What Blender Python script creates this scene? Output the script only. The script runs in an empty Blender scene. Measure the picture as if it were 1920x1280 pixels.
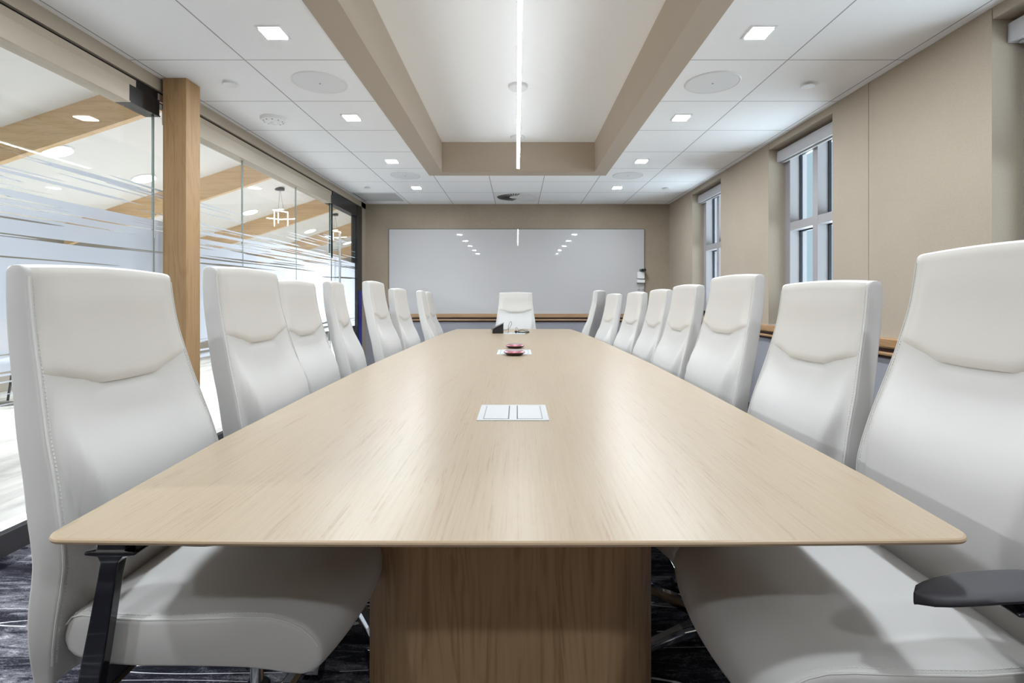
import bpy, math, random
from mathutils import Vector, Matrix
random.seed(7)
C = bpy.context.scene.collection
PI = math.pi
CZ = 1.09            # lens height
CEIL = 2.414
LC = (.88, .95, 1.0)
XL, XR, YF, YB = -2.17, 2.175, 7.33, -1.8

# ------------------------------------------------------------------ materials
def mat(name, col=(.8, .8, .8), rough=.5, metal=0, spec=.5, emit=None, es=1, coat=0):
    m = bpy.data.materials.new(name); m.use_nodes = True
    b = m.node_tree.nodes['Principled BSDF']
    b.inputs['Base Color'].default_value = (*col, 1)
    b.inputs['Roughness'].default_value = rough
    b.inputs['Metallic'].default_value = metal
    b.inputs['Specular IOR Level'].default_value = spec
    b.inputs['Coat Weight'].default_value = coat
    if emit:
        b.inputs['Emission Color'].default_value = (*emit, 1)
        b.inputs['Emission Strength'].default_value = es
    return m

class NT:
    def __init__(s, m): s.t = m.node_tree; s.b = s.t.nodes.get('Principled BSDF')
    def n(s, kind, **kw):
        nd = s.t.nodes.new(kind)
        for k, v in kw.items(): setattr(nd, k, v)
        return nd
    def l(s, a, b): s.t.links.new(a, b)
    def math(s, op, a, b=None, c=None, clamp=False):
        nd = s.n('ShaderNodeMath', operation=op); nd.use_clamp = clamp
        for i, v in enumerate((a, b, c)):
            if v is None: continue
            if isinstance(v, (int, float)): nd.inputs[i].default_value = v
            else: s.l(v, nd.inputs[i])
        return nd.outputs[0]
    def coord(s, scale=(1, 1, 1), loc=(0, 0, 0)):
        g = s.n('ShaderNodeNewGeometry') if False else s.n('ShaderNodeTexCoord')
        mp = s.n('ShaderNodeMapping'); mp.inputs['Scale'].default_value = scale; mp.inputs['Location'].default_value = loc
        s.l(g.outputs['Object'], mp.inputs['Vector']); return mp.outputs[0]
    def noise(s, vec, scale=1, detail=3, rough=.5, dist=0):
        nd = s.n('ShaderNodeTexNoise'); s.l(vec, nd.inputs['Vector'])
        nd.inputs['Scale'].default_value = scale; nd.inputs['Detail'].default_value = detail
        nd.inputs['Roughness'].default_value = rough; nd.inputs['Distortion'].default_value = dist
        return nd.outputs['Fac']
    def ramp(s, fac, stops):
        r = s.n('ShaderNodeValToRGB'); s.l(fac, r.inputs['Fac'])
        e = r.color_ramp.elements
        while len(e) < len(stops): e.new(.5)
        for k, (p, c) in enumerate(stops):
            e[k].position = p; e[k].color = (*c, 1)
        return r.outputs['Color']
    def bump(s, h, strength=.2, dist=.002):
        b = s.n('ShaderNodeBump'); b.inputs['Strength'].default_value = strength; b.inputs['Distance'].default_value = dist
        s.l(h, b.inputs['Height']); s.l(b.outputs[0], s.b.inputs['Normal'])

def wood(name, light, dark, axis, rough=.35, spec=.4, fine=70):
    m = mat(name, light, rough, spec=spec); t = NT(m)
    sc = [fine, fine, fine]; sc[axis] = 1.6
    s2 = [7, 7, 7]; s2[axis] = .8
    f = t.noise(t.coord(tuple(sc)), 1, 4, .6, .2)
    g = t.noise(t.coord(tuple(s2)), 1, 3, .5, 1.2)
    w = t.math('SINE', t.math('MULTIPLY', g, 60))
    k = t.math('ADD', t.math('MULTIPLY', f, .8), t.math('MULTIPLY', w, .07))
    col = t.ramp(k, [(.27, dark), (.40, tuple(.35*a+.65*b for a, b in zip(dark, light))), (.62, light)])
    t.l(col, t.b.inputs['Base Color'])
    t.bump(f, .06, .001)
    return m

def fabric(name, col, col2, scale=260):
    m = mat(name, col, .85, spec=.2); t = NT(m)
    f = t.noise(t.coord((1, 1, 1)), scale, 2, .6)
    g = t.noise(t.coord((1, 1, 1)), 2.2, 3, .5)
    k = t.math('ADD', t.math('MULTIPLY', f, .65), t.math('MULTIPLY', g, .35))
    t.l(t.ramp(k, [(.36, col2), (.62, col)]), t.b.inputs['Base Color'])
    t.bump(f, .25, .001)
    return m

M = {}
def maple():
    m = mat('pale_maple', (.60, .5, .39), .33, spec=.4); t = NT(m)
    a = t.noise(t.coord((230, 5, 5)), 1, 3, .6, .3)      # fine pores along the length
    b = t.noise(t.coord((9, 1.1, 1)), 1, 3, .5, 1.4)     # broad figure
    w = t.math('SINE', t.math('MULTIPLY', b, 120))
    k = t.math('ADD', t.math('MULTIPLY', a, .75), t.math('ADD', t.math('MULTIPLY', b, .25), t.math('MULTIPLY', w, .028)))
    t.l(t.ramp(k, [(.33, (.275, .202, .130)), (.42, (.325, .252, .174)), (.60, (.345, .273, .193))]), t.b.inputs['Base Color'])
    return m
M['table'] = maple()
M['table_edge'] = mat('maple_edge', (.37, .27, .175), .35)
M['pedestal'] = wood('maple_pedestal', (.44, .29, .165), (.30, .185, .095), 2, .45, .3, 60)
M['column'] = wood('oak_column', (.39, .245, .125), (.31, .185, .085), 2, .5, .25, 60)
M['beam'] = wood('oak_beam', (.74, .53, .33), (.64, .44, .25), 0, .5, .25, 30)
M['wall'] = fabric('beige_wallcovering', (.41, .347, .276), (.365, .307, .242))
M['wall_dark'] = fabric('darkened_wallcovering', (.37, .305, .235), (.295, .24, .18), 150)  # far wall covering, vignetting darkened into its colour
M['bulkhead'] = mat('bulkhead_paint', (.49, .415, .335), .8, spec=.2)
M['wains'] = mat('grey_wainscot', (.30, .30, .33), .7, spec=.2)
M['white'] = mat('white_plastic', (.80, .80, .80), .4)
M['white_paint'] = mat('recess_paint', (.95, .95, .95), .8, spec=.2)
M['offwhite'] = mat('corridor_ceiling_paint', (.78, .765, .745), .8, spec=.2)
M['speaker'] = mat('speaker_grille', (.83, .835, .84), .7)
M['joint'] = mat('ceiling_tee', (.5, .5, .5), .6)
M['black'] = mat('black_plastic', (.008, .008, .01), .35)
M['black_frame'] = mat('black_anodised', (.010, .010, .012), .25)
M['black_gloss'] = mat('black_gloss', (.008, .008, .012), .16, coat=.5)
M['pad'] = mat('arm_pad', (.035, .033, .040), .6)
M['bronze'] = mat('taupe_metal', (.40, .345, .275), .38, .35)
M['chrome'] = mat('chrome', (.75, .75, .77), .12, 1)
M['steel'] = mat('brushed_steel', (.55, .55, .56), .3, 1)
M['darkgrey'] = mat('dark_grey', (.07, .07, .075), .5)
M['midgrey'] = mat('mid_grey', (.25, .25, .26), .5)
M['rail'] = wood('stained_rail', (.42, .27, .155), (.33, .20, .11), 0, .3, .5, 25)
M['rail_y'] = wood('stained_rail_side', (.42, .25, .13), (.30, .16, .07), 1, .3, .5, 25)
M['rail_dark'] = mat('rail_painted_shadow', (.05, .018, .008), .35)  # groove and bottom lip coloured dark as the rail's shadow lines
M['frame'] = mat('window_aluminium', (.33, .315, .32), .45)
M['gasket'] = mat('gasket', (.01, .012, .02), .4)
M['fascia'] = mat('blind_fascia', (.43, .42, .43), .4)
M['board'] = mat('whiteboard_glass', (.50, .49, .49), .02, spec=.35)
M['blue'] = mat('blue_panel', (.005, .012, .22), .4)
M['base_strip'] = mat('partition_base', (.055, .052, .056), .5)
M['rose'] = mat('rose_metal', (.34, .13, .15), .33, .6)
M['puckdark'] = mat('puck_base', (.06, .03, .025), .35)
M['puckgrey'] = mat('puck_top', (.24, .19, .21), .5)
M['screen'] = mat('panel_screen', (.16, .165, .17), .1)
M['plate'] = mat('power_plate', (.44, .445, .45), .4)
M['plate_far'] = mat('power_plate_grey', (.50, .54, .57), .35)
M['glow'] = mat('lamp_lens', (1, 1, 1), .5, emit=(1, 1, 1), es=2.6)
M['glow_warm'] = mat('pendant_lens', (1, 1, 1), .5, emit=(1, .93, .85), es=2.4)
M['glow_soft'] = mat('uplight_lens', (1, 1, 1), .5, emit=(1, 1, 1), es=.8)
M['thread'] = mat('stitch_thread', (.60, .59, .57), .8)
M['floorgrey'] = mat('corridor_floor', (.5, .5, .5), .35)
t = NT(M['floorgrey'])
t.l(t.ramp(t.noise(t.coord((2.2, .5, 1)), 1.5, 6, .65, 1.0), [(.35, (.20, .20, .195)), (.55, (.37, .37, .36)), (.75, (.43, .43, .42))]), t.b.inputs['Base Color'])

# leather
def leather(name, col):
    m = mat(name, col, .42, spec=.4); t = NT(m)
    t.bump(t.noise(t.coord((1, 1, 1)), 420, 2, .6), .10, .0006)
    g = t.noise(t.coord((1, 1, 1)), 3.5, 2, .5)
    t.l(t.ramp(g, [(.3, tuple(c*.955 for c in col)), (.7, col)]), t.b.inputs['Base Color'])
    return m
M['leather'] = leather('white_leather', (.545, .533, .522))
M['headrest'] = leather('cream_leather', (.575, .55, .515))

# ceiling tile with inlaid tee grid
GX0, GX, GY0, GY = 2.12, .6075, 2.865, .606
m = mat('ceiling_tiles', (.83, .83, .83), .85, spec=.15); t = NT(m)
tc = t.n('ShaderNodeTexCoord'); sp = t.n('ShaderNodeSeparateXYZ'); t.l(tc.outputs['Object'], sp.inputs[0])
def line(ax, off, per, half):
    f = t.math('FRACT', t.math('DIVIDE', t.math('ADD', sp.outputs[ax], off), per))
    d = t.math('ABSOLUTE', t.math('SUBTRACT', f, .5))
    return t.math('GREATER_THAN', d, .5 - half/per)
ln = t.math('MAXIMUM', line(0, -GX0 + GX*20, GX, .0038), line(1, -GY0 + GY*20, GY, .0034))
mx = t.n('ShaderNodeMix', data_type='RGBA'); t.l(ln, mx.inputs['Factor'])
nz = t.noise(t.coord((1, 1, 1)), 300, 2)
t.l(t.ramp(nz, [(.3, (.93, .93, .935)), (.6, (.96, .96, .965))]), mx.inputs['A']); mx.inputs['B'].default_value = (.40, .40, .41, 1)
t.l(mx.outputs['Result'], t.b.inputs['Base Color'])
M['tiles'] = m

# carpet
m = mat('streaked_carpet', (.03, .03, .04), .95, spec=.1); t = NT(m)
a = t.noise(t.coord((7, 34, 1)), 1, 6, .8, .8)
b_ = t.noise(t.coord((1.6, 9, 1), (3, 1, 0)), 1, 3, .6, .4)
c_ = t.noise(t.coord((140, 220, 1)), 1, 3, .8)
k = t.math('ADD', t.math('ADD', t.math('MULTIPLY', a, .5), t.math('MULTIPLY', b_, .38)), t.math('MULTIPLY', c_, .22))
l1 = t.noise(t.coord((.9, 11, 1), (9, 4, 0)), 1, 1, .4, .3)
lnn = t.math('LESS_THAN', t.math('ABSOLUTE', t.math('SUBTRACT', l1, .5)), .007)
lm = t.math('MULTIPLY', lnn, t.math('GREATER_THAN', t.noise(t.coord((2.2, 3, 1), (5, 5, 0)), 1, 1), .50))
base = t.ramp(k, [(.46, (.006, .006, .010)), (.54, (.022, .022, .032)), (.62, (.16, .16, .185)), (.70, (.42, .42, .45))])
mx = t.n('ShaderNodeMix', data_type='RGBA'); t.l(lm, mx.inputs['Factor']); t.l(base, mx.inputs['A']); mx.inputs['B'].default_value = (.72, .72, .74, 1)
t.l(mx.outputs['Result'], t.b.inputs['Base Color']); t.bump(c_, .6, .004)
M['carpet'] = m

# clear glass: transparent + fresnel reflection
def glass(name, tint=(.97, .985, .98), film=False, refl=1.0):
    m = bpy.data.materials.new(name); m.use_nodes = True; nt = m.node_tree
    nt.nodes.clear(); t = NT(m)
    out = t.n('ShaderNodeOutputMaterial')
    tr = t.n('ShaderNodeBsdfTransparent'); tr.inputs[0].default_value = (*tint, 1)
    gl = t.n('ShaderNodeBsdfGlossy'); gl.inputs['Roughness'].default_value = .01
    lw = t.n('ShaderNodeLayerWeight'); lw.inputs['Blend'].default_value = .5
    fr = t.math('ADD', .035, t.math('MULTIPLY', t.math('POWER', lw.outputs['Facing'], 5), .9))
    mx = t.n('ShaderNodeMixShader'); t.l(t.math('MULTIPLY', fr, refl, clamp=True), mx.inputs[0]); t.l(tr.outputs[0], mx.inputs[1]); t.l(gl.outputs[0], mx.inputs[2])
    last = mx.outputs[0]
    if film:
        tc = t.n('ShaderNodeTexCoord'); sp = t.n('ShaderNodeSeparateXYZ'); t.l(tc.outputs['Object'], sp.inputs[0])
        z = sp.outputs[2]
        n1 = t.noise(t.coord((1, .42, 34)), 1, 2, .45, .0)
        n2 = t.noise(t.coord((1, .9, 90), (0, 3, 7)), 1, 1, .4, .0)
        nn = t.math('ADD', t.math('MULTIPLY', n1, .6), t.math('MULTIPLY', n2, .4))
        # threshold: film dense in the middle band, thinning upward and downward
        up = t.math('SUBTRACT', 1, t.math('DIVIDE', t.math('SUBTRACT', z, 1.16), .66), clamp=True)
        dn = t.math('DIVIDE', t.math('SUBTRACT', z, .60), .30, clamp=True)
        cov = t.math('MINIMUM', up, dn)
        thr = t.math('SUBTRACT', .63, t.math('MULTIPLY', cov, .31))
        msk = t.math('DIVIDE', t.math('SUBTRACT', nn, thr), .012, clamp=True)
        msk = t.math('MULTIPLY', msk, t.math('GREATER_THAN', cov, .005))
        df = t.n('ShaderNodeBsdfDiffuse'); df.inputs[0].default_value = (.52, .565, .64, 1)
        tl = t.n('ShaderNodeBsdfTranslucent'); tl.inputs[0].default_value = (.52, .565, .64, 1)
        mm = t.n('ShaderNodeMixShader'); mm.inputs[0].default_value = .55; t.l(df.outputs[0], mm.inputs[1]); t.l(tl.outputs[0], mm.inputs[2])
        m3 = t.n('ShaderNodeMixShader'); t.l(t.math('MULTIPLY', msk, .90), m3.inputs[0]); t.l(last, m3.inputs[1]); t.l(mm.outputs[0], m3.inputs[2])
        last = m3.outputs[0]
    t.l(last, out.inputs[0])
    return m
M['glass'] = glass('clear_glass')
M['film'] = glass('striped_film', film=True, refl=0.0)
M['window_glass'] = glass('window_glass', (.86, .93, .95))
M['glass_edge'] = mat('glass_edge', (.34, .40, .39), .2)

# ------------------------------------------------------------------ mesh builder
class MB:
    def __init__(s): s.v = []; s.f = []; s.m = []
    def add(s, vs, fs, mi=0):
        o = len(s.v); s.v += [tuple(p) for p in vs]; s.f += [tuple(i+o for i in f) for f in fs]; s.m += [mi]*len(fs)
    def box(s, a, b, mi=0):
        x0, y0, z0 = (min(a[i], b[i]) for i in range(3)); x1, y1, z1 = (max(a[i], b[i]) for i in range(3))
        s.add([(x0,y0,z0),(x1,y0,z0),(x1,y1,z0),(x0,y1,z0),(x0,y0,z1),(x1,y0,z1),(x1,y1,z1),(x0,y1,z1)],
              [(0,3,2,1),(4,5,6,7),(0,1,5,4),(1,2,6,5),(2,3,7,6),(3,0,4,7)], mi)
    def hexa(s, p, mi=0):
        s.add(p, [(0,3,2,1),(4,5,6,7),(0,1,5,4),(1,2,6,5),(2,3,7,6),(3,0,4,7)], mi)
    def tube(s, pts, r, n=10, mi=0, flat=None):
        pts = [Vector(p) for p in pts]; R = r if isinstance(r, (list, tuple)) else [r]*len(pts)
        vs = []; up = Vector((0, 0, 1))
        d0 = (pts[1]-pts[0]).normalized(); a = d0.cross(up)
        if a.length < .1: a = d0.cross(Vector((1, 0, 0)))
        a.normalize()
        for i, p in enumerate(pts):
            d = (pts[min(i+1, len(pts)-1)] - pts[max(i-1, 0)]).normalized()
            a = (a - d*a.dot(d)).normalized(); b = d.cross(a)
            for k in range(n):
                q = 2*PI*k/n; vs.append(p + a*math.cos(q)*R[i] + b*math.sin(q)*R[i])
        fs = [(i*n+k, i*n+(k+1) % n, (i+1)*n+(k+1) % n, (i+1)*n+k) for i in range(len(pts)-1) for k in range(n)]
        fs += [tuple(range(n))[::-1], tuple((len(pts)-1)*n+k for k in range(n))]
        s.add(vs, fs, mi)
    def lathe(s, prof, c=(0, 0, 0), n=40, mi=0):
        vs = []; fs = []
        for (r, z) in prof:
            for k in range(n): vs.append((c[0]+r*math.cos(2*PI*k/n), c[1]+r*math.sin(2*PI*k/n), c[2]+z))
        for i in range(len(prof)-1):
            for k in range(n): fs.append((i*n+k, i*n+(k+1) % n, (i+1)*n+(k+1) % n, (i+1)*n+k))
        fs.append(tuple(range(n))[::-1]); fs.append(tuple((len(prof)-1)*n+k for k in range(n)))
        s.add(vs, fs, mi)
    def prism(s, rings, mi=0):
        n = len(rings[0]); vs = [p for r in rings for p in r]
        fs = [(i*n+k, i*n+(k+1) % n, (i+1)*n+(k+1) % n, (i+1)*n+k) for i in range(len(rings)-1) for k in range(n)]
        fs += [tuple(range(n))[::-1], tuple((len(rings)-1)*n+k for k in range(n))]
        s.add(vs, fs, mi)
    def build(s, name, mats, parent=None, smooth=False, bevel=0, loc=None, seg=2, angle=35):
        me = bpy.data.meshes.new(name); me.from_pydata(s.v, [], s.f); me.update()
        import bmesh
        bm = bmesh.new(); bm.from_mesh(me); bmesh.ops.recalc_face_normals(bm, faces=bm.faces)
        if smooth:
            for f in bm.faces: f.smooth = True
            for e in bm.edges:
                if len(e.link_faces) == 2 and e.calc_face_angle(0) > math.radians(angle): e.smooth = False
        bm.to_mesh(me); bm.free()
        for q in (mats if isinstance(mats, (list, tuple)) else [mats]): me.materials.append(q)
        if len(set(s.m)) > 1:
            for p, k in zip(me.polygons, s.m): p.material_index = k
        o = bpy.data.objects.new(name, me); C.objects.link(o)
        if parent: o.parent = parent
        if loc: o.location = loc
        if bevel:
            b = o.modifiers.new('Bevel', 'BEVEL'); b.width = bevel; b.segments = seg; b.limit_method = 'ANGLE'; b.angle_limit = math.radians(40)
            b.harden_normals = False
        return o

def tag(o, label=None, cat=None, group=None, kind=None):
    if label: o['label'] = label
    if cat: o['category'] = cat
    if group: o['group'] = group
    if kind: o['kind'] = kind
    return o
def empty(name, loc=(0, 0, 0), rz=0, label=None, cat=None, group=None, kind=None):
    o = bpy.data.objects.new(name, None); C.objects.link(o); o.empty_display_size = .1
    o.location = loc; o.rotation_euler = (0, 0, rz)
    return tag(o, label, cat, group, kind)
def copy_tree(o, parent=None):
    c = o.copy(); C.objects.link(c); c.parent = parent
    for ch in list(o.children): copy_tree(ch, c)
    return c
def struct(o, label, cat): return tag(o, label, cat, None, 'structure')
def lerp_tab(tab, z):
    tab = sorted(tab)
    if z <= tab[0][0]: return tab[0][1]
    for (a, fa), (b, fb) in zip(tab, tab[1:]):
        if z <= b:
            u = (z-a)/(b-a); return fa + (fb-fa)*u
    return tab[-1][1]
def smooth_tab(tab, z, k=.03):
    return sum(lerp_tab(tab, z+d*k) for d in (-1, -.5, 0, .5, 1))/5
def sstep(a, b, x):
    u = max(0, min(1, (x-a)/(b-a))); return u*u*(3-2*u)

# ------------------------------------------------------------------ room shell
b = MB(); b.box((XL-.12, YB, -.05), (XR+.3, YF, 0)); struct(b.build('floor', M['carpet']), 'dark charcoal carpet with pale horizontal streaks under the table', 'floor')

# tiled ceiling around the recess
OX0, OX1, OY0, OY1 = -.96, .966, .757, 5.587
IX0, IX1, IY0, IY1 = -.80, .82, .91, 5.43
b = MB()
b.box((XL-.02, YB, CEIL), (OX0, YF, CEIL+.03)); b.box((OX1, YB, CEIL), (XR+.02, YF, CEIL+.03))
b.box((OX0, OY1, CEIL), (OX1, YF, CEIL+.03)); b.box((OX0, YB, CEIL), (OX1, OY0, CEIL+.03))
struct(b.build('ceiling', M['tiles']), 'white square tile ceiling around the central recess', 'ceiling')
RZ = CZ+1.638
b = MB(); b.box((OX0, OY0, RZ), (OX1, OY1, RZ+.04))
struct(b.build('ceiling_recess', M['white_paint']), 'smooth white raised ceiling panel inside the beige bulkhead frame', 'ceiling')
b = MB(); z0 = CEIL-.004
b.box((OX0, OY0, z0), (IX0, OY1, RZ)); b.box((IX1, OY0, z0), (OX1, OY1, RZ))
b.box((IX0, IY1, z0), (IX1, OY1, RZ)); b.box((IX0, OY0, z0), (IX1, IY0, RZ))
struct(b.build('trim_1', M['bulkhead']), 'beige bulkhead frame around the raised ceiling recess', 'bulkhead')

# far wall + chair rail
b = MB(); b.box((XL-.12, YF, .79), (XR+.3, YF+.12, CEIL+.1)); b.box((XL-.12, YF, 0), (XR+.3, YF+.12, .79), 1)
struct(b.build('wall_back', [M['wall_dark'], M['wains']]), 'fabric wall behind the whiteboard with vignetting put into its colour, grey below the rail', 'wall')
def rail_prof(): # (offset from wall, z, mat)
    return [(.0, .850), (.030, .848), (.036, .842), (.036, .800), (.030, .790), (.016, .786), (.016, .772), (.030, .768), (.033, .758), (.030, .748), (.014, .744), (.012, .731), (0, .731)]
P = rail_prof()
def rail(name, p0, p1, nrm, m, label):
    b = MB()
    rings = [[(p[0]+nrm[0]*o, p[1]+nrm[1]*o, z) for o, z in P] for p in (p0, p1)]
    n = len(P); b.add([q for r in rings for q in r], [])
    for k in range(n):
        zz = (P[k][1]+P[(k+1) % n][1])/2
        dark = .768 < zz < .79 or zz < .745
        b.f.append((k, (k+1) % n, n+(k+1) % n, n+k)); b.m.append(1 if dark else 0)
    b.f += [tuple(range(n))[::-1], tuple(n+k for k in range(n))]; b.m += [0, 0]
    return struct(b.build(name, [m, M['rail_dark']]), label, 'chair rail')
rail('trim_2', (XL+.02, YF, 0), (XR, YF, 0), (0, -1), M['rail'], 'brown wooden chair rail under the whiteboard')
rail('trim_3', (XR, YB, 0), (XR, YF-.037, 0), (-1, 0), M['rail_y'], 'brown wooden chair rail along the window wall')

# right wall with three window recesses, plus one added behind the viewpoint for daylight
REC = [(1.45, 2.347), (3.535, 4.433), (5.47, 6.366), (-.60, .297)]
HB = CZ+1.269; SILL = .855
b = MB(); WX = XR+.30
segs = [(YB, -.60), (.297, 1.45), (2.347, 3.168), (3.173, 3.535), (4.433, 5.47), (6.366, YF)]
for a_, c_ in segs: b.box((XR, a_, .79), (WX, c_, CEIL+.1))
b.box((XR+.006, 3.16, .79), (WX, 3.18, CEIL+.1))
for a_, c_ in REC:
    b.box((XR+.0015, a_+.003, HB), (WX, c_-.003, CEIL+.1)); b.box((XR, a_, .79), (WX, c_, SILL-.012))
b.box((XR, YB, 0), (WX, YF, .79), 1)
struct(b.build('wall_right', [M['wall'], M['wains']]), 'beige fabric wall with three deep window recesses', 'wall')
b = MB(); b.box((XL-.12, YB-.12, 0), (XR+.3, YB, CEIL+.1))
struct(b.build('wall_front', M['wall']), 'beige wall closing the room behind the viewpoint', 'wall')

WN = ['near window at the right edge with a grey frame', 'middle grey framed window of the right wall, four panes', 'far grey framed window of the right wall beside the whiteboard wall', 'added unseen grey framed window behind the viewpoint, for daylight']
FX0, FX1 = 2.318, 2.41
for i, (a_, c_) in enumerate(REC):
    r = empty('window_%d' % (i+1 if i < 3 else 9), (FX0, (a_+c_)/2, SILL), 0); struct(r, WN[i], 'window')
    ym = (a_+c_)/2; hw = (c_-a_)/2; H = HB-SILL; T = CZ+.595-SILL
    f = MB(); D = FX1-FX0
    f.box((0, -hw, 0), (D+.05, -hw+.075, H)); f.box((0, hw-.082, 0), (D+.05, hw, H))
    f.box((0, -hw, H-.06), (D+.05, hw, H)); f.box((0, -hw, 0), (D+.05, hw, .06))
    f.box((0, -.033, 0), (D, .033, H)); f.box((.001, -hw, T-.034), (D, hw, T+.034))
    f.build('window_frame', M['frame'], r)
    for (y0, y1) in ((-hw+.075, -.033), (.033, hw-.082)):
        for (z0, z1) in ((.06, T-.034), (T+.034, H-.06)):
            g = MB(); gx = D-.012; w = .012
            g.box((gx, y0, z0), (gx+.02, y0+w, z1)); g.box((gx, y1-w, z0), (gx+.02, y1, z1))
            g.box((gx, y0, z0), (gx+.02, y1, z0+w)); g.box((gx, y0, z1-w), (gx+.02, y1, z1))
            o = g.build('gasket', M['gasket'], r)
            g = MB(); g.box((gx+.012, y0+w, z0+w), (gx+.016, y1-w, z1-w)); g.build('glass_pane', M['window_glass'], r)
    g = MB(); g.box((XR-FX0-.012, -hw, -.012), (0, hw, 0)); g.build('window_sill', M['frame'], r)
    rb = empty('roller_blind', (2.242, ym, CZ+1.158), 0, ['grey roller blind box of the near window, cut by the right edge', 'grey roller blind box over the middle window', 'grey roller blind box over the far window', 'grey roller blind box of the added window behind the viewpoint'][i], 'blind', 'roller blinds over the windows')
    g = MB(); g.box((0, -hw+.004, 0), (.072, hw-.004, .090)); g.build('fascia', M['fascia'], rb, bevel=.004)
    g = MB(); g.box((.03, -hw+.03, -.012), (.045, hw-.03, -.001)); g.build('hem_bar', M['frame'], rb)

# left glass partition
GXP = XL-.03
b = MB()
b.box((XL-.12, YB, 2.338), (XL, YF, CEIL+1.1)); b.box((XL-.12, 7.13, 0), (XL, YF, 2.45))
b.box((XL-.09, YB, 2.282), (XL-.012, YF, 2.326))
struct(b.build('wall_left', M['wall']), 'beige strip of wall above the glass partition', 'wall')
b = MB(); b.box((XL-.10, YB, 2.326), (XL-.02, YF, 2.338)); b.box((XL-.10, YB, 2.276), (XL-.03, 7.13, 2.283))
struct(b.build('trim_4', M['black_frame']), 'black shadow gap lines in the partition header', 'header')
def hdr(name, segs, m, label):
    b = MB()
    for a_, c_ in segs:
        b.box((XL-.08, a_, 2.184), (XL+.004, c_, 2.278)); b.box((XL-.08, a_, 2.176), (XL+.010, c_, 2.183))
    return struct(b.build(name, m, bevel=.0015), label, 'header')
hdr('trim_5', [(YB, 2.86), (3.24, 5.95)], M['bronze'], 'taupe metal header rail above the glass panels')
hdr('trim_6', [(2.86, 3.10), (5.95, 7.13)], M['black_frame'], 'black header above the glass door and beside the column')
b = MB(); b.box((XL-.02, 2.93, 2.283), (XL-.006, 3.10, 2.326)); b.box((XL-.08, 6.93, 0), (XL+.008, 7.13, 2.33)); b.box((XL-.06, 6.02, 2.278), (XL+.002, 7.13, 2.33))
b.box((XL-.05, 6.035, 1.55), (XL-.01, 6.05, 2.18))
struct(b.build('trim_7', M['black_frame'], bevel=.002), 'black upright door jamb at the far end of the partition', 'door frame')
b = MB(); b.box((XL-.001, 6.97, .02), (XL+.014, 7.11, 1.17)); struct(b.build('trim_8', M['blue'], bevel=.002), 'deep blue strip on the lower part of the black jamb', 'panel')
b = MB(); b.box((XL-.08, YB, 0), (XL+.02, 6.03, .095)); b.box((XL-.07, YB, .095), (XL+.008, 6.03, .108), 1)
struct(b.build('baseboard_left', [M['base_strip'], M['steel']]), 'dark base strip with a steel line below the glass partition', 'baseboard')
b = MB(); b.box((XR-.012, YB, 0), (XR, YF, .10)); struct(b.build('baseboard_right', M['base_strip']), 'dark baseboard of the window wall', 'baseboard')
b = MB(); b.box((XL, YF-.012, 0), (XR, YF, .10)); struct(b.build('baseboard_back', M['base_strip']), 'dark baseboard under the whiteboard wall', 'baseboard')
for i, (a_, c_, lab) in enumerate([(-1.7, 1.0, 'clear glass partition panel beside the viewpoint'), (1.004, 3.088, 'large glass partition panel left of the wooden column, frosted stripes'),
        (3.094, 4.090, 'striped glass partition panel directly behind the wooden column'), (4.096, 5.078, 'striped glass panel in the middle of the partition'), (5.084, 6.030, 'striped glass panel next to the glass door')]):
    r = empty('window_%d' % (i+4), (GXP, a_, .10)); struct(r, lab, 'glass panel')
    g = MB(); g.box((-.005, 0, 0), (.005, c_-a_, 2.09)); g.build('glass_pane', M['glass'], r)
    g = MB()
    g.box((-.0052, .0, 0), (.0052, .002, 2.09)); g.box((-.0052, c_-a_-.002, 0), (.0052, c_-a_, 2.09)); g.build('pane_edge', M['glass_edge'], r)
    if i:
        g = MB(); x = .0062; g.add([(GXP+x, a_+.004, .55), (GXP+x, c_-.004, .55), (GXP+x, c_-.004, 1.95), (GXP+x, a_+.004, 1.95)], [(0, 1, 2, 3)])
        o = g.build('frosted_film', M['film'], r); o.location = (-GXP, -a_, -.10)
r = empty('door_1', (GXP, 6.055, .01)); struct(r, 'glass door with a tall steel pull at the far left', 'door')
g = MB(); g.box((-.005, 0, 0), (.005, .865, 2.165)); g.build('glass_pane', M['glass'], r)
g = MB(); x = .0062; g.add([(GXP+x, 6.058, .55), (GXP+x, 6.915, .55), (GXP+x, 6.915, 1.95), (GXP+x, 6.058, 1.95)], [(0, 1, 2, 3)])
o = g.build('frosted_film', M['film'], r); o.location = (-GXP, -6.055, -.01)
for sx in (.065, -.065):
    g = MB(); g.tube([(sx, .105, .55), (sx, .105, 1.84)], .013, 14)
    for zz in (.75, 1.64): g.tube([(0, .105, zz), (sx, .105, zz)], .008, 10)
    g.build('door_handle', M['steel'], r, smooth=True)
b = MB(); b.box((-2.146, 3.098, 0), (-2.004, 3.236, CEIL))
struct(b.build('column', M['column'], bevel=.003), 'square oak column standing in front of the glass partition', 'column')

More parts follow.
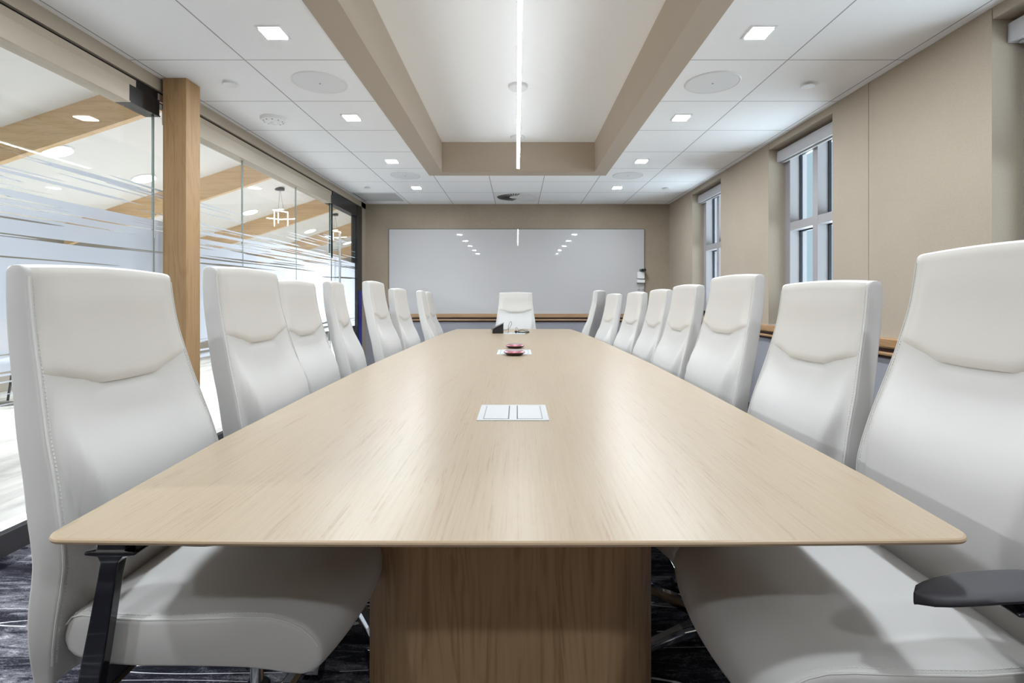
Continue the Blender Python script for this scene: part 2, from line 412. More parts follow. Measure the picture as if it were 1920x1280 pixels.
# ------------------------------------------------------------------ lobby beyond the glass
K, SL = 2.9, .33
def zc(x): return CZ + K + SL*x
b = MB(); b.box((-6.0, YB-1, -.05), (XL-.12, 17, -.002)); struct(b.build('lobby_floor', M['floorgrey']), 'pale grey veined floor of the lobby beyond the glass', 'floor')
b = MB(); x0, x1 = -6.0, XL-.05
b.hexa([(x0, YB-1, zc(x0)), (x1, YB-1, zc(x1)), (x1, 17, zc(x1)), (x0, 17, zc(x0)), (x0, YB-1, zc(x0)+.1), (x1, YB-1, zc(x1)+.1), (x1, 17, zc(x1)+.1), (x0, 17, zc(x0)+.1)])
struct(b.build('lobby_ceiling', M['offwhite']), 'sloping off-white lobby ceiling beyond the glass', 'ceiling')
b = MB(); b.box((-6.0, YB-1, 0), (-5.9, 17, 2.3)); b.box((-6, 17, 0), (XL, 17.1, 3.5)); b.box((-6, YB-1.1, 0), (XL-.1, YB-1, 3.5)); b.box((XL-.12, YF+.12, 0), (XL-.02, 17, 3.5))
struct(b.build('lobby_wall', mat('lobby_wall_paint', (.26, .235, .205), .8)), 'dim grey-brown lobby walls seen faintly through the frosted stripes', 'wall')
BL = ['nearest oak ceiling beam, at the upper left behind the glass', 'oak ceiling beam seen just right of the wooden column', 'oak ceiling beam behind the nearer lobby pendant', 'oak ceiling beam beyond the farther lobby pendant', 'farthest oak ceiling beam of the lobby']
for i, y in enumerate((4.37, 6.66, 9.08, 11.55, 14.0)):
    b = MB(); d = .29; w = .06
    b.hexa([(x0, y, zc(x0)-d), (x1, y, zc(x1)-d), (x1, y+w, zc(x1)-d), (x0, y+w, zc(x0)-d), (x0, y, zc(x0)), (x1, y, zc(x1)), (x1, y+w, zc(x1)), (x0, y+w, zc(x0))])
    tag(b.build('ceiling_beam', M['beam']), BL[i], 'beam', None, 'structure')
sl = math.atan(SL)
LL = ['round lobby downlight nearest the left edge of the photo', 'round lobby downlight left of the wooden column', 'round lobby downlight beside the nearer lobby pendant', 'round lobby downlight between the two lobby pendants', 'farthest round lobby downlight by the black jamb']
def area(name, loc, size, power, rot=(0, 0, 0), sy=None, col=(1, 1, 1), spread=180):
    l = bpy.data.lights.new(name, 'AREA'); l.energy = power; l.color = col
    if sy: l.shape = 'RECTANGLE'; l.size = size; l.size_y = sy
    else: l.shape = 'SQUARE'; l.size = size
    l.spread = math.radians(spread)
    o = bpy.data.objects.new(name, l); C.objects.link(o); o.location = loc; o.rotation_euler = rot
    o.visible_camera = True
    return o
for i, yk in enumerate((1.721, 2.12, 2.96, 3.814, 4.656)):
    x = -1.545*K; y = yk*K
    r = empty('downlight', (x, y, zc(x)-.001), 0, LL[i], 'ceiling light', 'round downlights in the lobby ceiling'); r.rotation_euler = (0, -sl, 0)
    g = MB(); g.lathe([(.135, 0), (.135, -.006), (.118, -.010)], n=32); g.build('trim_ring', M['white'], r, smooth=True)
    g = MB(); g.lathe([(.115, -.0105), (.115, -.013)], n=32); g.build('lens', M['glow'], r)
    area('downlight_lamp', (x+.02, y, zc(x)-.06), .2, 66, (0, -sl, 0), col=(.97, .98, 1), spread=125)
for y in (0.8,):
    area('downlight_lamp', (-4.4, y, zc(-4.4)-.06), .2, 66, (0, -sl, 0), col=(.97, .98, 1), spread=125)
# box-frame pendants
for i, (x, y, lab) in enumerate([(-3.69, 7.95, 'lit box-frame pendant nearer the column, beyond the glass'), (-3.71, 10.4, 'lit box-frame pendant seen through the glass door')]):
    zz = 2.30
    r = empty('pendant_light', (x, y, zz), 0, lab, 'pendant light', 'box-frame pendants in the lobby')
    g = MB(); zt = zc(x)-zz; g.lathe([(.07, zt-.03), (.07, zt+.01)], n=24); g.build('canopy', M['darkgrey'], r, smooth=True)
    g = MB(); g.tube([(0, 0, zt-.03), (-.02, 0, .13)], .002, 6); g.tube([(.01, 0, zt-.03), (.06, 0, .13)], .002, 6); g.build('cord', M['darkgrey'], r)
    def bar(a_, c_): g = MB(); g.tube([a_, c_], .008, 8); g.build('light_bar', M['glow_warm'], r)
    bar((-.055, -.06, -.125), (-.055, -.06, .12)); bar((.10, .06, -.10), (.10, .06, .11))
    bar((-.07, -.08, .12), (.07, -.02, .14)); bar((-.05, -.06, .12), (.10, .06, .11))
    bar((-.20, .0, .01), (.04, -.06, -.02)); bar((.04, -.06, -.02), (.23, .04, .005))
    bar((-.05, .06, -.06), (-.05, .06, .10))
# simple lobby chair seen through the lower stripes
r = empty('lobby_chair', (-5.05, 5.3, 0), .5, 'small pale chair on thin metal legs in the lobby at the left edge', 'chair')
g = MB(); g.box((-.22, -.22, .42), (.22, .22, .46)); g.build('seat', M['white'], r, bevel=.01)
g = MB(); g.box((-.23, -.21, .55), (-.20, .21, .84)); g.build('backrest', M['column'], r, bevel=.008)
for sx in (-1, 1):
    for sy in (-1, 1):
        g = MB(); g.tube([(sx*.17, sy*.18, .42), (sx*.23, sy*.22, 0)], .011, 8); g.build('leg', M['darkgrey'], r, smooth=True)
g = MB(); g.tube([(-.2, -.19, .46), (-.22, -.19, .8)], .011, 8); g.tube([(-.2, .19, .46), (-.22, .19, .8)], .011, 8); g.build('back_frame', M['darkgrey'], r)

# ------------------------------------------------------------------ ceiling fixtures
GXc = [GX0 - GX*(k+.5) for k in range(7)]     # column centres
def gy(k): return GY0 + GY*(k+.5)
order = ['nearest', 'second', 'third', 'farthest']
POW = 7.4
def light(x, y, lab):
    r = empty('ceiling_light', (x, y, CEIL), 0, lab, 'ceiling light', 'square recessed ceiling lights')
    g = MB(); a_, c_ = .064, .053
    for q in ((-a_, -a_, a_, -c_), (-a_, c_, a_, a_), (-a_, -c_, -c_, c_), (c_, -c_, a_, c_)): g.box((q[0], q[1], -.004), (q[2], q[3], .001))
    g.build('trim_frame', M['white'], r)
    g = MB(); g.box((-c_, -c_, -.002), (c_, c_, .001)); g.build('lens', M['glow'], r)
    area('recessed_lamp', (x, y, CEIL-.012), .10, POW, col=LC)
for sx, side in ((1, 'window'), (-1, 'glass partition')):
    x = GXc[1] if sx > 0 else GXc[5]
    for k, yk in enumerate((-1, 1, 3, 5)):
        light(x, gy(yk), '%s square recessed light in the ceiling row on the %s side' % (order[k], side))
    for yk in (-3, -5, -7):
        area('recessed_lamp', (x, gy(yk), CEIL-.012), .10, POW, col=LC)
def disc(name, x, y, r_, lab, cat, m, prof=None, grp=None):
    o = empty(name, (x, y, CEIL), 0, lab, cat, grp)
    return o
for x, y, lab in [(GXc[1], gy(0), 'large round ceiling speaker near the right, behind the nearest square light'), (GXc[1], gy(4), 'round ceiling speaker at the far right of the recess'),
                  (GXc[5], gy(0), 'large round ceiling speaker near the left, behind the nearest square light'), (GXc[5], gy(4), 'round ceiling speaker at the far left of the recess')]:
    r = empty('ceiling_speaker', (x, y, CEIL), 0, lab, 'speaker', 'round ceiling speakers')
    g = MB(); g.lathe([(.165, .0), (.165, -.004), (.158, -.007), (.150, -.004)], n=56); g.build('rim', M['white'], r, smooth=True)
    g = MB(); g.lathe([(.150, -.004), (.08, -.0055), (.006, -.006)], n=56); g.build('grille', M['speaker'], r, smooth=True)
    g = MB(); g.lathe([(.006, -.005), (.005, -.008)], n=12); g.build('badge', M['midgrey'], r)
for x, y, lab in [(1.81, 3.19, 'small round sprinkler cap near the right speaker'), (1.815, 6.24, 'small round sprinkler cap at the far right'), (-1.78, 3.17, 'small round sprinkler cap right of the wooden column top'), (-1.82, 6.2, 'small round sprinkler cap beside the return grille')]:
    g = MB(); g.lathe([(.026, .0), (.026, -.010), (.041, -.011), (.043, -.014), (.040, -.0165), (.01, -.018)], n=32)
    tag(g.build('sprinkler_cap', M['white'], None, smooth=True, loc=(x, y, CEIL)), lab, 'sprinkler', 'sprinkler caps in the ceiling')
r = empty('smoke_detector', (-1.81, 3.80, CEIL), 0, 'white round smoke detector on the left ceiling tiles', 'smoke detector')
g = MB(); g.lathe([(.092, 0), (.092, -.012), (.085, -.022), (.060, -.030), (.03, -.034)], n=40); g.build('housing', M['white'], r, smooth=True)
g = MB(); g.lathe([(.024, -.033), (.022, -.044), (.012, -.047)], n=24); g.build('sensor', M['speaker'], r, smooth=True)
g = MB()
for k in range(10):
    q = k*PI/5; g.box((.066*math.cos(q)-.004, .066*math.sin(q)-.004, -.0295), (.066*math.cos(q)+.004, .066*math.sin(q)+.004, -.0265))
g.build('vent_slots', M['darkgrey'], r)
# swirl diffuser
cx, cy = GXc[3], gy(6)
r = empty('swirl_diffuser', (cx, cy, CEIL), 0, 'round swirl air diffuser in a ceiling tile above the whiteboard', 'vent')
g = MB(); g.box((-.298, -.298, -.003), (.298, .298, .001)); g.build('face_plate', M['speaker'], r)
g = MB()
for k in range(40):
    q = 2*PI*(k+.5)/40
    dx, dy = math.cos(q+.35), math.sin(q+.35); nx, ny = -dy, dx
    a_ = Vector((math.cos(q)*.10, math.sin(q)*.10)); c_ = a_ + Vector((dx, dy))*.165
    wa, wb = .0045, .013
    g.hexa([(a_.x-nx*wa, a_.y-ny*wa, -.005), (c_.x-nx*wb, c_.y-ny*wb, -.005), (c_.x+nx*wb, c_.y+ny*wb, -.005), (a_.x+nx*wa, a_.y+ny*wa, -.005),
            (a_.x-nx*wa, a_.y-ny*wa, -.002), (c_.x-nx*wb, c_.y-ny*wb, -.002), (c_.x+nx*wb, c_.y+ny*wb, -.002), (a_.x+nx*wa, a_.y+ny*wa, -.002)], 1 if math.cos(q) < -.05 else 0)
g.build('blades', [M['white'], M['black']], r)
g = MB(); g.lathe([(.275, -.002), (.275, -.008), (.268, -.008), (.268, -.002)], n=48); g.build('rim', M['white'], r, smooth=True)
cx, cy = GXc[6], gy(6)
r = empty('return_grille', (cx, cy, CEIL), 0, 'square grey return air grille in the far left ceiling corner', 'vent')
g = MB(); g.box((-.29, -.29, -.003), (.29, .29, .001)); g.build('grille', M['speaker'], r)
g = MB()
for k in range(44): yy = -.262+k*.0122; g.box((-.24, yy, -.0045), (.265, yy+.005, -.003))
g.build('slats', M['joint'], r)
g = MB(); g.box((-.275, -.28, -.006), (-.262, .28, -.003)); g.box((-.255, -.28, -.006), (-.25, .28, -.003)); g.build('frame', M['midgrey'], r)

# linear pendant in the recess
LZ = CZ+1.322
r = empty('linear_pendant_light', (.012, 2.71, LZ), .004, 'long thin glowing linear pendant hanging in the ceiling recess', 'pendant light')
ys = [-1.29, 0, 1.29, 2.58]
g = MB(); g.box((-.011, -1.29, .004), (.011, 2.58, .055)); g.build('housing', M['white'], r)
for a_, c_ in zip(ys, ys[1:]):
    g = MB(); g.box((-.0095, a_+.004, 0), (.0095, c_-.004, .005)); g.build('diffuser', M['glow'], r)
    g = MB(); g.box((-.008, a_+.004, .055), (.008, c_-.004, .057)); g.build('uplight', M['glow_soft'], r)
zt = RZ-LZ
for yy in (0, 1.265, 2.535):
    g = MB(); g.lathe([(.074, zt), (.074, zt-.02), (.070, zt-.024)], (0, yy, 0), 36); o = g.build('canopy', M['white'], r, smooth=True)
    g = MB(); g.tube([(0, yy, zt-.02), (0, yy, .055)], .0015, 6); g.build('cable', M['steel'], o)
for a_, c_ in zip(ys, ys[1:]):
    ym = 2.71+(a_+c_)/2
    area('pendant_down_lamp', (.012, ym, LZ-.004), .02, 3.6, (0, 0, 0), 1.25, col=LC)
    for tilt in (-.6, .6): area('pendant_up_lamp', (.012+.008*tilt, ym, LZ+.064), .02, .17, (PI, tilt, 0), 1.25, col=LC, spread=130)

# ------------------------------------------------------------------ whiteboard
r = empty('whiteboard', (-.01, YF, 1.448), 0, 'wide glossy whiteboard filling the far wall', 'whiteboard')
hw, hh = 1.82, .603
g = MB(); g.box((-hw, -.022, -hh), (hw, -.012, hh)); g.build('board_surface', M['board'], r)
g = MB(); g.box((-hw-.006, -.020, -hh-.004), (hw+.006, 0, hh+.006)); g.build('board_frame', M['darkgrey'], r)
bx = lambda px: (px-970)*YF/960
bz = lambda py: CZ-(py-556)*YF/960
y = YF-.022
def small(name, pa, pb, d, m, lab, cat, bv=.002):
    g = MB(); xa, xb, za, zb = bx(pa[0]), bx(pb[0]), bz(pb[1]), bz(pa[1]); cx, cz = (xa+xb)/2, (za+zb)/2
    g.box((xa-cx, -d, za-cz), (xb-cx, 0, zb-cz)); return tag(g.build(name, m, None, bevel=bv, loc=(cx, y-.0005, cz)), lab, cat)
small('marker_tray', (1193.5, 510), (1206.5, 522), .045, M['white'], 'upper small white marker tray on the right edge of the whiteboard', 'tray')
small('marker_tray', (1192.5, 524.5), (1206.5, 530), .06, M['white'], 'lower small white marker tray on the right edge of the whiteboard', 'tray')
for k, (a_, c_) in enumerate([((1198.3, 504.5), (1201.5, 508.5)), ((1202, 504.5), (1207, 509))]):
    o = small('marker', a_, c_, .12, M['black'], ['black marker, left of the two, on the upper white tray', 'black marker at the whiteboard edge, on the upper white tray'][k], 'marker', .006)
for k, px in enumerate((1196, 1204.5)):
    g = MB(); g.tube([(0, 0, 0), (0, -.012, 0)], .010, 16)
    tag(g.build('magnet', M['steel'], None, smooth=True, loc=(bx(px), y-.001, bz(542.5))), ['small grey magnet under the white trays, farther from the board edge', 'small grey magnet under the white trays, nearer the board edge'][k], 'magnet')

# ------------------------------------------------------------------ table
TZ = .74
right = [(.757, .674), (.988, .684), (1.6, .696), (2.1, .704), (2.67, .704), (3.09, .695), (3.66, .680), (4.31, .6605), (4.89, .629), (5.30, .598), (5.545, .570)]
left = [(.757, -.7035), (1.258, -.732), (1.8, -.748), (2.345, -.756), (2.65, -.759), (3.30, -.749), (3.80, -.738), (4.4, -.724), (4.87, -.709), (5.3, -.680), (5.545, -.655)]
def outline():
    pts = []
    def arc(c, r, a0, a1, n=8):
        for k in range(n+1):
            q = a0+(a1-a0)*k/n; pts.append((c[0]+r*math.cos(q), c[1]+r*math.sin(q)))
    r_ = .035
    N = 14
    # near edge, slightly bowed toward the viewpoint
    xs0, xs1 = -.695+r_, .668-r_
    for k in range(N+1):
        u = k/N; x = xs0+(xs1-xs0)*u; pts.append((x, .738-.008*(1-(2*u-1)**2)))
    arc((xs1, .738+r_), r_, -PI/2, 0, 7)
    for yy, x in right[1:-1]: pts.append((x, yy))
    arc((.570-.03, 5.545-.03), .03, .1, PI/2, 5)
    arc((-.655+.03, 5.545-.03), .03, PI/2, PI-.1, 5)
    for yy, x in reversed(left[1:-1]): pts.append((x, yy))
    arc((xs0, .738+r_), r_, PI, 1.5*PI, 7)
    return pts
OL = outline(); nO = len(OL)
def inset(d):
    res = []
    for k in range(nO):
        p0, p1, p2 = Vector(OL[k-1]), Vector(OL[k]), Vector(OL[(k+1) % nO])
        t1 = (p2-p0); t1 = t1.normalized() if t1.length > 1e-6 else Vector((1, 0)); nrm = Vector((t1.y, -t1.x))
        q = p1 - nrm*d; res.append((q.x, q.y))
    return res
tb = empty('conference_table', (-.03, 3.14, 0), 0, 'long pale maple conference table down the middle of the room', 'table')
g = MB()
rings = [[(x+.03, y-3.14, z) for x, y in inset(d)] for d, z in ((.004, TZ), (.0012, TZ-.0015), (0, TZ-.004), (.0012, TZ-.0075), (.006, TZ-.010))]
rings.append([((x+.03)*.885, (y-3.14)*.966, TZ-.036) for x, y in inset(.006)])
g.prism(rings)
g.m = [0]*len(g.m)
for i in range(5):
    for k in range(nO): g.m[i*nO+k] = 1 if i < 4 else 2
g.m[-2] = 0; g.m[-1] = 2
g.build('tabletop', [M['table'], M['table_edge'], M['pedestal']], tb, smooth=True, angle=25)
for cyy in (1.58, 4.62):
    g = MB(); a_, c_, rr = .372, .40, .20
    pts = []
    for sx, sy, q0 in ((1, -1, -PI/2), (1, 1, 0), (-1, 1, PI/2), (-1, -1, PI)):
        for k in range(13):
            q = q0+k*PI/24; pts.append((sx*(a_-rr)+rr*math.cos(q), sy*(c_-rr)+rr*math.sin(q)))
    g.prism([[(x+.012, y+cyy-3.14, z) for x, y in pts] for z in (.0, TZ-.035)])
    g.build('pedestal', M['pedestal'], tb, smooth=True)
for i, (xa, xb, ya, yb, m) in enumerate([(-.115, .090, 1.444, 1.648, 'plate'), (-.125, .087, 3.10, 3.36, 'plate_far'), (-.130, .070, 4.78, 4.97, 'plate_far')]):
    g = MB(); cx, cy = (xa+xb)/2, (ya+yb)/2; hx, hy = (xb-xa)/2, (yb-ya)/2
    g.box((-hx, -hy, -.02), (hx, hy, .002))
    pl = g.build('power_outlet_box', M[m], tb, loc=(cx+.03, cy-3.14, TZ)); tag(pl, ['white table power box nearest the viewpoint', 'grey table power box under the round microphones', 'farthest table power box beside the control panel'][i])
    for s in (-1, 1):
        g = MB(); g.box((s*hx*.80 if s < 0 else .014, -hy*.86, .002), (-.014 if s < 0 else hx*.80, hy*.86, .0032)); g.build('flap', M[m], pl)
        g = MB(); g.box((s*.0125-.0015, -hy*.86, .002), (s*.0125+.0015, hy*.86, .0028)); g.build('slot', M['darkgrey'], pl)
        g = MB(); g.box((s*hx*.815-.002, -hy*.84, .002), (s*hx*.815+.002, hy*.84, .0027)); g.build('groove', M['midgrey'], pl)

# microphones (pucks)
for i, (px, y) in enumerate([(964.5, 3.065), (965.6, 3.50)]):
    r = empty('microphone_puck', ((px-970)*y/960, y, TZ+(.0032 if i == 0 else .0008)), 0, ['nearer round rose and grey table microphone on the power box', 'farther round rose and grey table microphone behind the power box'][i], 'microphone', 'round table microphones')
    g = MB(); g.lathe([(.044, 0), (.050, .004), (.061, .011), (.064, .015)], n=48); g.build('base', M['puckdark'], r, smooth=True)
    g = MB(); g.lathe([(.064, .015), (.0645, .017), (.060, .021), (.047, .0265)], n=48); g.build('ring', M['rose'], r, smooth=True)
    g = MB(); g.lathe([(.047, .0265), (.03, .030), (.008, .0315)], n=48); g.build('cap', M['puckgrey'], r, smooth=True)
g = MB(); g.tube([(0, 0, .004), (.004, .03, .012), (.010, .07, .010), (.002, .095, .003), (-.01, .11, .004), (.0, .16, .004)], .0022, 8)
tag(g.build('microphone_cable', M['black'], None, smooth=True, loc=((966-970)*3.13/960+.012, 3.135, TZ+.006)), 'short dark cable between the two round table microphones', 'cable')

# touch panel
Yp = 4.87
pxX = lambda px, yy: (px-970)*yy/960
r = empty('control_panel', (pxX(933.5, Yp), Yp, TZ), 0, 'black wedge control panel tilted on the far end of the table', 'control panel')
g = MB(); x0_, x1_ = -.052, .050
g.prism([[(x0_, yy, 0), (x1_, yy, 0), (x1_, yy, .088), (x1_-.01, yy, .088), (x0_, yy, .034)] for yy in (0, .17)]); g.build('body', M['black'], r, bevel=.002)
g = MB(); g.hexa([(-.064, -.008, .034), (.056, -.008, .094), (.056, .178, .094), (-.064, .178, .034), (-.068, -.008, .040), (.052, -.008, .101), (.052, .178, .101), (-.068, .178, .040)]); g.build('screen', M['screen'], r, bevel=.0015)
def px3(px, py, yy): return (pxX(px, yy)-r.location.x, yy-r.location.y, CZ-(py-556)*yy/960-TZ)
g = MB(); pts = [px3(943.5, 619, 4.93), px3(948, 618.5, 4.93), px3(953, 617, 4.94), px3(957, 612, 4.94), px3(959.5, 607, 4.94), px3(958.5, 603, 4.94), px3(956.5, 603.5, 4.93), px3(954, 609, 4.92), px3(953, 615, 4.91), px3(953.5, 619, 4.90), px3(953.5, 622, 4.88), px3(951.5, 624, 4.86)]
def cr(P, n=6):
    P = [Vector(p) for p in P]; o = []
    for i in range(len(P)-1):
        a, b, c, d = P[max(i-1, 0)], P[i], P[i+1], P[min(i+2, len(P)-1)]
        for k in range(n):
            t_ = k/n; o.append(.5*((2*b)+(-a+c)*t_+(2*a-5*b+4*c-d)*t_*t_+(-a+3*b-3*c+d)*t_**3))
    o.append(P[-1]); return o
for p in pts: pass
pts = [(p[0], p[1], max(p[2], .004)) for p in pts]
g.tube(cr(pts), .0018, 8); g.build('cord', M['black'], r, smooth=True)
# coiled cable with plug
Yc = 4.9
r = empty('coiled_cable', (pxX(980, Yc), Yc, TZ), 0, 'coiled thin black cable with a plug behind the farthest power box', 'cable')
g = MB(); P1 = []
for k in range(61):
    q = 2*PI*k/20; P1.append((.054*math.cos(q)+.006+.004*math.sin(q*.4), .030*math.sin(q)+.01, .008+.004*math.sin(q*1.3+1)+.0015*k/20+(.012*max(0, math.sin(q)) if k > 40 else 0)))
g.tube(P1, .0028, 8); g.tube(cr([(-.056, 0, .02), (-.066, .01, .042), (-.062, .01, .055), (-.052, 0, .05), (-.040, 0, .03), (-.03, -.01, .012)]), .0016, 8); g.tube(cr([(-.05, .01, .012), (-.02, .02, .032), (.03, .02, .036), (.055, .02, .018)]), .0016, 8)
g.build('cord', M['black'], r, smooth=True)
g = MB(); g.tube([(-.076, -.012, .018), (-.052, -.012, .012)], [.010, .012], 14); g.tube([(.035, -.015, .008), (.062, -.01, .014)], [.007, .008], 12); g.build('plug', M['black'], r, smooth=True)

# ------------------------------------------------------------------ chair
BF = [(.35, -.264), (.453, -.240), (.56, -.220), (.613, -.217), (.667, -.228), (.747, -.247), (.813, -.268), (.896, -.290), (1.00, -.315), (1.07, -.325), (1.13, -.330)]
BT = [(.35, .034), (.5, .055), (.65, .060), (.85, .055), (1.0, .050), (1.13, .043)]
BWd = [(.35, .222), (.43, .243), (.5, .250), (.65, .250), (.8, .233), (.9, .217), (1.0, .206), (1.13, .200)]
ZT, ZB, RT = 1.13, .35, .016
def backpair(z):
    """front x, rear x at level z (rounded at both ends)"""
    zz = min(max(z, ZB), ZT)
    f = smooth_tab(BF, zz); t_ = smooth_tab(BT, zz); c = f-t_/2; h = t_/2
    for e, s in ((ZT, 1), (ZB, -1)):
        d = (zz-(e-s*RT))*s
        if d > 0: h *= math.sqrt(max(0, 1-(d/RT)**2))**.75 if d < RT else 0
    return c+h, c-h
def seam(v):
    a_ = abs(v)
    return .887 + (.034*((a_-.40)/.60)) if a_ > .40 else .887 - .002*math.cos(a_/.40*PI/2)
def bulge(z, v):
    a_ = abs(v); s = seam(v)
    pl = 1-sstep(.74, .96, a_)
    if z > s:
        return .006*pl*min(1, (z-s)/.02)*(1-sstep(1.05, 1.13, z))
    q = (s-z)
    amp = .032*sstep(.0, .22, q)*(1-sstep(.30, .52, q)*.45)
    e0 = .84-.18*sstep(.10, .36, q); pl = 1-sstep(e0, e0+.13, a_)
    dent = -.004*math.exp(-(q/.016)**2)*(1-sstep(.3, .5, a_))
    return amp*pl + dent
zl = sorted(set([ZB+RT*(1-math.cos(k*PI/10)) for k in range(6)] + [ZB+RT+.012*k for k in range(int((ZT-ZB-2*RT)/.012)+1)] + [ZT-RT*(1-math.cos(k*PI/12)) for k in range(7)]))
def crown(z, v): return .007*(1-v*v)*sstep(1.0, 1.13, z)
rr = .007
stn = [(-1+2*k/40, 0, 0) for k in range(41)]
stn = [(-1, rr*math.sin(q), rr*(1-math.cos(q))) for q in (PI/2, PI/3, PI/6)] + stn + [(1, rr*math.sin(q), rr*(1-math.cos(q))) for q in (PI/6, PI/3, PI/2)]
def chair_back():
    g = MB(); nz, ns = len(zl), len(stn)
    A, B = [], []
    for (v, ey, dl) in stn:
        for z in zl:
            w = smooth_tab(BWd, z)-rr; f, bk = backpair(z)
            th = f-bk; d = min(dl, th*.45)
            sy = (1 if v > 0 else -1)
            y = v*w + (ey*sy if ey else 0)
            # rear skin is softly crowned
            rc = .010*(1-v*v)*sstep(0, .03, th)
            A.append((f-d+bulge(z, v)*sstep(0, .03, th), y, z+crown(z, v)-(dl if z > ZT-.002 else 0)))
            B.append((bk+d-rc, y, z+crown(z, v)-(dl if z > ZT-.002 else 0)))
    vs = A+B; o = len(A); fs = []
    for i in range(ns-1):
        for k in range(nz-1):
            a = i*nz+k; fs.append((a, a+1, a+nz+1, a+nz)); fs.append((o+a, o+a+nz, o+a+nz+1, o+a+1))
        for k in (0, nz-1):
            a = i*nz+k; fs.append((a, a+nz, o+a+nz, o+a))
    for i in (0, ns-1):
        for k in range(nz-1):
            a = i*nz+k; fs.append((a, a+1, o+a+1, o+a))
    g.add(vs, fs); return g
def headrest():
    g = MB(); nv, nu = 41, 22; vs = []
    for lay, e in ((0, .0035), (1, -.004)):
        for i in range(nv):
            v = -1+2*i/(nv-1)
            for k in range(nu):
                u = k/(nu-1); z = seam(v)+.0015+(ZT-.0075-seam(v))*u
                f, bk = backpair(z); w = smooth_tab(BWd, z)-rr
                ee = e
                if lay == 0:
                    edge = min(1, (1-abs(v))/.05, u/.05 if u < .5 else 1)
                    ee = -.001+.0045*math.sqrt(max(0, edge)) + .002*(1-sstep(0, .10, u))*(1-sstep(.3, .6, abs(v)))
                vs.append((f+bulge(z+.001, v)+ee, v*w, z+crown(z, v)))
    n = nv*nu; fs = []
    for i in range(nv-1):
        for k in range(nu-1):
            a = i*nu+k; fs.append((a, a+1, a+nu+1, a+nu)); fs.append((n+a, n+a+nu, n+a+nu+1, n+a+1))
        for k in (0, nu-1): a = i*nu+k; fs.append((a, a+nu, n+a+nu, n+a))
    for i in (0, nv-1):
        for k in range(nu-1): a = i*nu+k; fs.append((a, a+1, n+a+1, n+a))
    g.add(vs, fs); return g
SP = [(-.238, .455, .440), (-.232, .476, .424), (-.22, .490, .414), (-.20, .496, .410), (-.15, .497, .408), (-.08, .497, .408), (0, .498, .408), (.06, .500, .407), (.11, .500, .403), (.15, .496, .396), (.18, .487, .389), (.205, .474, .386), (.222, .459, .390), (.233, .443, .400), (.238, .428, .412)]
def seat_mesh():
    g = MB(); n = len(SP); r_ = .012
    xs = [p[0] for p in SP]
    st = [(-1, r_*math.sin(q), r_*(1-math.cos(q))) for q in (PI/2, PI/3, PI/6)] + [(-1+2*k/26, 0, 0) for k in range(27)] + [(1, r_*math.sin(q), r_*(1-math.cos(q))) for q in (PI/6, PI/3, PI/2)]
    A, B = [], []
    for v, ey, dl in st:
        for (x, zt, zb) in SP:
            w = .250-.012*sstep(.05, .24, x)-r_ - .02*sstep(-.1, -.24, x)
            y = v*w+(ey*(1 if v > 0 else -1) if ey else 0)
            pl = 1-sstep(.45, .98, abs(v)); d = min(dl, (zt-zb)*.4)
            up = .020*pl*sstep(-.24, -.12, x)*(1-.5*sstep(-.05, .05, x)*(1-sstep(.08, .16, x)))
            fx = .030*(1-v*v)*sstep(.12, .23, x)
            xx = x - dl*sstep(.1, .2, x)*.8 + fx + dl*sstep(-.15, -.23, x)
            A.append((xx, y, zt-d+up)); B.append((xx, y, zb+d*.7))
    vs = A+B; o = len(A); ns = len(st); fs = []
    for i in range(ns-1):
        for k in range(n-1):
            a = i*n+k; fs.append((a, a+1, a+n+1, a+n)); fs.append((o+a, o+a+n, o+a+n+1, o+a+1))
        for k in (0, n-1): a = i*n+k; fs.append((a, a+n, o+a+n, o+a))
    for i in (0, ns-1):
        for k in range(n-1): a = i*n+k; fs.append((a, a+1, o+a+1, o+a))
    g.add(vs, fs); return g

